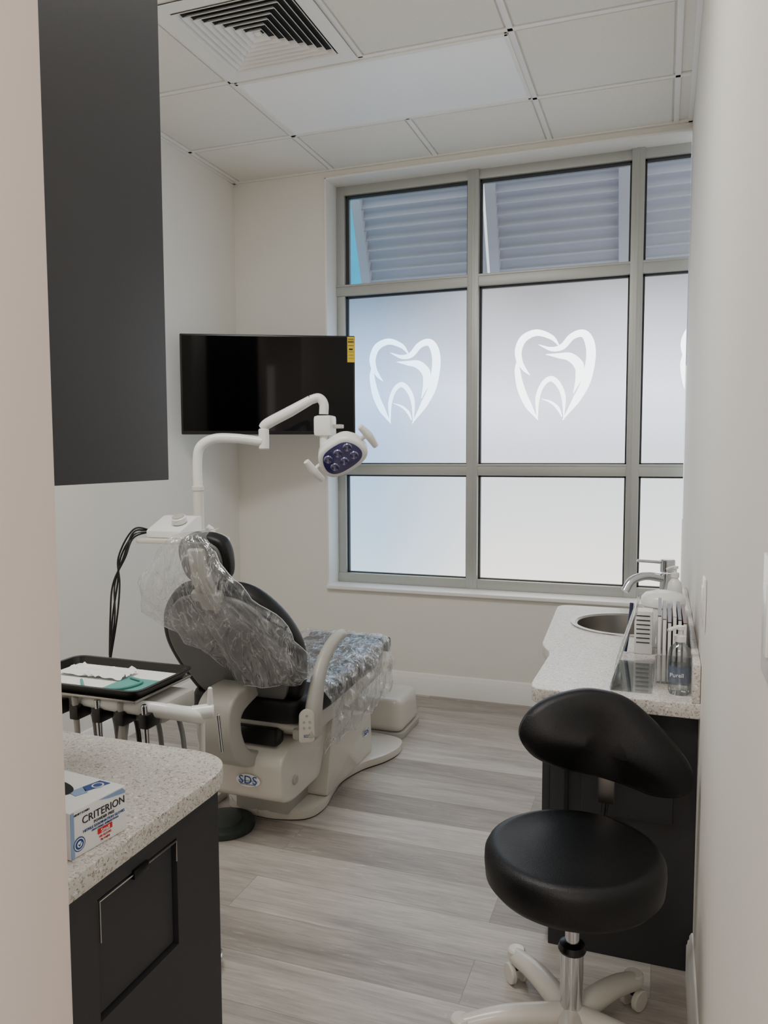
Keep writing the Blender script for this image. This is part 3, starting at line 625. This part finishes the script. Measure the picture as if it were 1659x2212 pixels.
for j in range(64):
    y=2.56+j*(3.37-2.56)/63; row=[]; sh=1-.12*max(0,(y-2.95)/.45)
    for i,p in enumerate(pf):
        q=Vector((AX+p.x*sh,y,p.y))
        k=mn.noise(Vector((y*16,q.x*9,q.z*13)))*.022+(.5-abs(mn.noise(Vector((y*26,q.x*14,q.z*14)))))*.022+mn.noise(Vector((y*60,q.x*40,q.z*40)))*.004
        q.x+=(k+.008)*(1 if p.x>0 else -1)*min(1,abs(p.x)/.15); q.z+=abs(k)*.6
        if i<3: q.z+=mn.noise(Vector((y*12,3,3)))*.05
        row.append(q)
    R.append(row)
b=B(); b.grid(R,film_m); b.tube([R[j][0] for j in range(0,64,3)],.0014,edge_m,n=5,sm=1)
b.obj('seat_plastic_cover',label='crumpled clear plastic film wrapped over seat and leg rest',category='plastic cover',smooth=180)

# ------------------------------------------------------------------ operatory light
ol=thing('operatory_light',(-1.69,2.58,0),'white dental operatory light on a curved pole arm','dental light')
b=B(); b.cyl((-1.69,2.58,.036),(-1.69,2.58,1.24),.021,cream_m); b.cyl((-1.69,2.58,1.235),(-1.69,2.58,1.255),.024,cream_m); b.box(-1.76,-1.62,2.51,2.65,0,.036,cream_m,.01); b.obj('pole',ol)
b=B(); b.tube([(-1.69,2.58,1.25),(-1.69,2.58,1.36),(-1.675,2.585,1.41),(-1.63,2.61,1.437),(-1.55,2.64,1.437),(-1.46,2.675,1.425)],.0185,wplas_m,n=18); b.cyl((-1.455,2.68,1.395),(-1.455,2.68,1.475),.02,wplas_m); b.obj('lower_arm',ol)
b=B()
b.tube([(-1.46,2.68,1.475),(-1.44,2.685,1.495),(-1.36,2.715,1.54),(-1.285,2.745,1.585)],.019,wplas_m,n=16,rad=[.018,.021,.021,.018]); b.tube([(-1.285,2.745,1.585),(-1.255,2.755,1.592),(-1.237,2.76,1.57),(-1.237,2.76,1.53)],.018,wplas_m,n=16); b.obj('upper_arm',ol)
b=B(); b.box(-1.272,-1.198,2.735,2.80,1.445,1.525,wplas_m,.014); b.cyl((-1.235,2.765,1.38),(-1.235,2.765,1.45),.02,wplas_m); b.box(-1.205,-1.165,2.76,2.79,1.475,1.49,greyp_m,.003); b.obj('swivel_joint',ol)
hn=Vector((.34,-.80,-.50)).normalized(); hx=Vector((.78,.22,.62))
mhd=frame((-1.168,2.765,1.375),hn,hx)
shp=[(-.10,-.02),(-.085,-.055),(-.04,-.072),(.04,-.072),(.085,-.055),(.10,-.02),(.085,.03),(.045,.062),(-.045,.062),(-.085,.03)]
hl=[tuple(v)[:2] for v in cr([(x,y*1.05,0) for x,y in shp],5,True)]
b=B(); b.prism(hl,-.045,.02,wplas_m,.018,mx=mhd,seg=4,ang=50); b.ell((0,0,-.045),.07,.045,.03,wplas_m,mx=mhd); b.obj('lamp_head',ol)
b=B(); b.prism([(x*.8,y*.76) for x,y in hl],.019,.0225,led_m,.001,mx=mhd)
for k in range(6):
    a=(k%3-1)*.045; c=(-.022 if k<3 else .02); b.lathe([(.018,.0),(.015,.004),(.006,.001),(0,.0)],refl_m,mhd@Matrix.Translation((a,c,.0225)),20)
b.obj('led_lens',ol,label='violet-tinted LED lens cluster')
for s_ in (-1,1):
    b=B()
    b.tube([mhd@Vector((s_*.09,0,-.02)),mhd@Vector((s_*.115,0,-.018)),mhd@Vector((s_*.128,.0,-.005))],.009,wplas_m,n=10); b.tube([mhd@Vector((s_*.128,-.052,-.005)),mhd@Vector((s_*.132,0,-.005)),mhd@Vector((s_*.128,.052,-.005))],.014,wplas_m,n=14,rad=[.012,.017,.012]); b.obj('handle',ol)
b=B(); b.prism(rounded([(-1.83,2.36),(-1.50,2.40),(-1.50,2.50),(-1.64,2.66),(-1.76,2.66),(-1.83,2.5)],.03,5),1.05,1.068,cream_m,.005); b.obj('pole_shelf',ol)
b=B(); b.tube([(-1.53,2.42,1.07),(-1.53,2.42,1.10),(-1.545,2.41,1.115)],.012,wplas_m,n=10,sm=3); b.obj('syringe_holder',ol)
su=thing('scaler_unit',(-1.74,2.45,1.07),'white ultrasonic scaler control box with round dial','control unit')
b=B(); b.prism(rounded([(0,0),(.0,.028),(.11,.075),(.14,.075),(.14,0)],.006,4),0,.15,wplas_m,.006,mx=Matrix(((0,-0,1,-1.80),(1,0,0,2.40),(0,1,0,1.0685),(0,0,0,1)))); b.obj('casing',su)
b=B(); nn=Vector((0,-.39,.92)); q=Vector((-1.69,2.455,1.123)); b.cyl(q,q+nn*.025,.028,wplas_m); b.cyl(q+nn*.025,q+nn*.028,.023,greyp_m); b.obj('dial',su)
for k,(o1,o2) in enumerate(((0,0),(.012,.01),(-.01,.02),(.02,-.01))):
    b=B(); b.tube([(-1.80,2.42+.01*k,1.09),(-1.84,2.38,1.08+o2),(-1.87+o1,2.34,1.0),(-1.88-o1,2.33,.9),(-1.89+o2,2.31,.78),(-1.90,2.30,.62+o1)],.0035,blkp_m,n=8)
    b.obj('cable',su,label='thin black cable')

# ------------------------------------------------------------------ delivery unit (tray on arm)
du=thing('delivery_unit',(-1.72,1.78,0),'grey dental delivery unit with hanging handpieces and hoses','dental delivery unit')
b=B(); b.box(-1.60,-1.24,1.70,1.86,.655,.712,greyp_m,.014); b.obj('console',du)
b=B(); b.tube([(-1.50,1.68,.705),(-1.36,1.665,.71),(-1.24,1.69,.70),(-1.175,1.74,.675),(-1.165,1.78,.65)],.016,wplas_m,n=14,flat=.8,rad=[.014,.019,.021,.018,.012]); b.obj('pull_handle',du)
b=B(); b.cyl((-1.70,1.80,.05),(-1.70,1.80,.69),.025,cream_m); b.box(-1.72,-1.58,1.77,1.83,.66,.70,cream_m,.01); b.lathe([(0,0),(.17,0),(.17,.03),(.03,.06),(0,.06)],cream_m,Matrix.Translation((-1.70,1.80,0))); b.obj('column',du)
b=B()
b.box(-1.58,-1.28,1.64,1.90,.728,.735,steel_m,.002); b.cyl((-1.43,1.78,.71),(-1.43,1.78,.73),.05,greyp_m); b.obj('tray_carrier',du)
for k in range(5):
    x=-1.56+k*.075; y=1.665
    b=B(); b.box(x-.014,x+.014,y-.02,y+.035,.66,.70,blkp_m,.005); b.obj('holder',du)
    b=B(); b.cyl((x,y-.012,.725),(x,y-.004,.60),.009,greyp_m if k%2 else chrome_m,r2=.007); b.cyl((x,y-.004,.60),(x,y+.004,.57),.010,blkp_m); b.obj('handpiece',du)
    b=B(); b.tube([(x,y,.57),(x+.01,y+.02,.48),(x+.035,y+.06,.40),(x+.04,y+.11,.43),(x+.02,y+.13,.58),(x+.0,y+.13,.66)],.007,hose_m if k!=2 else blkp_m,n=10); b.obj('hose',du)
b=B(); b.tube([(-1.36,1.70,.66),(-1.34,1.66,.60),(-1.345,1.66,.50),(-1.36,1.68,.36)],.013,greyp_m,n=12)
for k in range(14): b.cyl((-1.345,1.662,.60-k*.014),(-1.345,1.662,.594-k*.014),.0155,greyp_m,n=14)
b.obj('suction_hose',du)
b=B(); b.tube([(-1.26,1.72,.70),(-1.21,1.75,.685),(-1.17,1.77,.68)],.012,wplas_m,n=12); b.cyl((-1.19,1.76,.675),(-1.135,1.79,.68),.020,wplas_m); b.cyl((-1.145,1.785,.67),(-1.145,1.785,.745),.011,wplas_m,r2=.006); b.cyl((-1.165,1.775,.66),(-1.17,1.78,.55),.008,wplas_m); b.cyl((-1.125,1.79,.67),(-1.12,1.80,.56),.005,chrome_m); b.obj('air_water_syringe',du)
tr=thing('instrument_tray',(-1.48,1.77,.74),'black plastic tray holding gauze and a teal dental bib','tray')
b=B(); ro=rounded([(-.21,-.135),(.21,-.135),(.21,.135),(-.21,.135)],.04,6); ri=rounded([(-.20,-.125),(.20,-.125),(.20,.125),(-.20,.125)],.035,6); rm=rounded([(-.19,-.115),(.19,-.115),(.19,.115),(-.19,.115)],.03,6)
t=bmesh.new(); L=[[(x,y,z) for x,y in P] for P,z in ((rm,0),(ro,.022),(ro,.025),(ri,.025),(rm,.004))]
V=[[t.verts.new(p) for p in l] for l in L]; nV=len(V[0])
for a,c in zip(V,V[1:]):
    for i in range(nV): t.faces.new((a[i],a[(i+1)%nV],c[(i+1)%nV],c[i]))
t.faces.new(V[0][::-1]); t.faces.new(V[-1]); bmesh.ops.recalc_face_normals(t,faces=t.faces[:]); b.add(t,blkp_m,Matrix.Translation((-1.475,1.765,.7365))); b.obj('tray_body',tr)
b=B(); b.box(-.185,.185,-.11,.11,.0045,.006,paper_m,mx=Matrix.Translation((-1.475,1.765,.7365))); b.obj('tray_liner',tr)
b=B(); b.box(-1.42,-1.30,1.66,1.79,.7430,.7450,teal_m,.001); b.tube([(-1.52,1.72,.747),(-1.45,1.66,.749),(-1.36,1.68,.750),(-1.34,1.75,.750),(-1.40,1.78,.749)],.004,teal_m,n=8); b.obj('dental_bib',label='folded teal dental bib with cord on the tray',category='dental bib')
b=B(); 
rr=[]
for j in range(15):
    rr.append([Vector((-1.63+i*.012,1.75+j*.006,.746+.022*abs(mn.noise(Vector((i*.45,j*.4,3))))+.010*abs(mn.noise(Vector((i*1.3,j*1.1,5)))))) for i in range(19)])
b.grid(rr,paper_m)
b.obj('gauze_pack',label='crumpled white gauze pack on the tray',category='gauze')

# ------------------------------------------------------------------ stool
SX,SY=-.17,1.735
st=thing('stool',(SX,SY,0),'black vinyl operator stool with curved backrest and cream base','stool')
b=B(); b.lathe([(0,.395),(.15,.395),(.183,.401),(.197,.418),(.2,.45),(.199,.472),(.192,.485),(.18,.492),(.17,.4935),(.165,.492),(.10,.496),(0,.497)],blk_m,Matrix.Translation((SX,SY,0)),64); b.obj('seat',st)
b=B(); b.lathe([(0,.37),(.10,.37),(.12,.395),(0,.397)],blkp_m,Matrix.Translation((SX,SY,0))); b.cyl((SX,SY,.23),(SX,SY,.385),.016,chrome_m); b.cyl((SX,SY,.09),(SX,SY,.25),.026,chrome_m); b.lathe([(0,.245),(.03,.245),(.032,.25),(.028,.262),(.018,.268),(0,.268)],blkp_m,Matrix.Translation((SX,SY,0))); b.cyl((SX,SY,.07),(SX,SY,.11),.036,cream_m); b.obj('gas_lift',st,label='chrome gas lift column')
for k in range(5):
    a=math.radians(57+72*k); dx,dy=math.cos(a),math.sin(a); ll=.255 if k!=0 else .24
    b=B(); b.tube([(SX+dx*.02,SY+dy*.02,.09),(SX+dx*.15,SY+dy*.15,.088),(SX+dx*ll,SY+dy*ll,.068)],.02,cream_m,n=14,rad=[.029,.026,.022]); b.cyl((SX+dx*ll,SY+dy*ll,.064),(SX+dx*ll,SY+dy*ll,.09),.023,cream_m); b.obj('leg',st)
    b=B(); px,py=SX+dx*ll,SY+dy*ll; ca=Vector((-dy,dx,0))
    for s_ in (-1,1): c0=Vector((px,py,.026))+ca*(.010*s_); b.cyl(c0,c0+ca*(.014*s_),.026,cream_m)
    b.cyl((px,py,.03),(px,py,.066),.009,blkp_m); b.obj('caster',st)
bo=[(-.205,.01),(-.19,.06),(-.14,.10),(-.06,.125),(0,.125),(.06,.108),(.12,.06),(.17,.005),(.20,-.04),(.205,-.085),(.18,-.115),(.12,-.122),(.06,-.105),(-.02,-.085),(-.10,-.07),(-.17,-.04)]
bo=[tuple(v)[:2] for v in cr([(x,y,0) for x,y in bo],5,True)]
t=bmesh.new()
b=B(); mk=frame((SX+.045,1.945,.665),(.18,-1,.12),(1,.18,0))
def layer(k,z): return [(x*k,y*k,z-((x/.2)**2)*(-.035)) for x,y in bo]
Ls=[layer(.90,-.03),layer(.985,-.02),layer(1.0,-.005),layer(.985,.012),layer(.90,.024),layer(.6,.030),layer(.25,.032)]
V=[[t.verts.new(p) for p in l] for l in Ls]; nV=len(bo)
for a,c in zip(V,V[1:]):
    for i in range(nV): t.faces.new((a[i],a[(i+1)%nV],c[(i+1)%nV],c[i]))
t.faces.new(V[0][::-1]); t.faces.new(V[-1]); bmesh.ops.recalc_face_normals(t,faces=t.faces[:]); b.add(t,blk_m,mk); b.obj('backrest',st)
b=B(); b.tube([(SX+.06,1.975,.67),(SX+.058,1.985,.58),(SX+.05,1.99,.47),(SX+.04,1.97,.40),(SX+.02,1.88,.378),(SX+.01,1.78,.376)],.016,blkp_m,n=10,flat=.5,sm=5); b.box(SX+.035,SX+.075,1.955,1.975,.50,.60,steel_m,.004); b.obj('backrest_bar',st)

# ------------------------------------------------------------------ lights / world
w=bpy.data.worlds.new('W'); SC.world=w; w.use_nodes=True; bg=w.node_tree.nodes['Background']; bg.inputs[0].default_value=(.92,.95,1,1); bg.inputs[1].default_value=1.5
def area(name,loc,rot,sx,sy,power,col):
    l=bpy.data.lights.new(name,'AREA'); l.shape='RECTANGLE'; l.size=sx; l.size_y=sy; l.energy=power; l.color=col
    o=bpy.data.objects.new(name,l); o.location=loc; o.rotation_euler=rot; COL.objects.link(o); return o
area('room_fill_lamp',(-1.19,1.54,H-.03),(0,0,0),1.15,.55,36,(1,.985,.96))  # added fill from above, out of view, lifts the whole room
area('hall_ceiling_lamp',(-.7,-.7,2.95),(0,0,0),1.2,.6,38,(1,.92,.86))
area('hall_fill_lamp',(-.2,-1.6,1.9),(math.radians(90),0,0),1.6,1.2,8,(1,.96,.92))  # unseen fill added behind the camera, aimed into the room
# ------------------------------------------------------------------ camera
cd=bpy.data.cameras.new('Camera'); cam=bpy.data.objects.new('Camera',cd); COL.objects.link(cam)
pit,yaw,roll=.07405,.34459,-.00312
Fv=Vector((-math.sin(yaw)*math.cos(pit),math.cos(yaw)*math.cos(pit),-math.sin(pit))); Rv=Vector((math.cos(yaw),math.sin(yaw),0)); Uv=Rv.cross(Fv)
R2=Rv*math.cos(roll)+Uv*math.sin(roll); U2=-Rv*math.sin(roll)+Uv*math.cos(roll)
mc=Matrix((R2,U2,-Fv)).transposed().to_4x4(); mc.translation=Vector((0,0,1.374)); cam.matrix_world=mc
cd.sensor_fit='VERTICAL'; cd.sensor_height=36; cd.lens=36*1675.04/2212; cd.clip_start=.02
SC.camera=cam
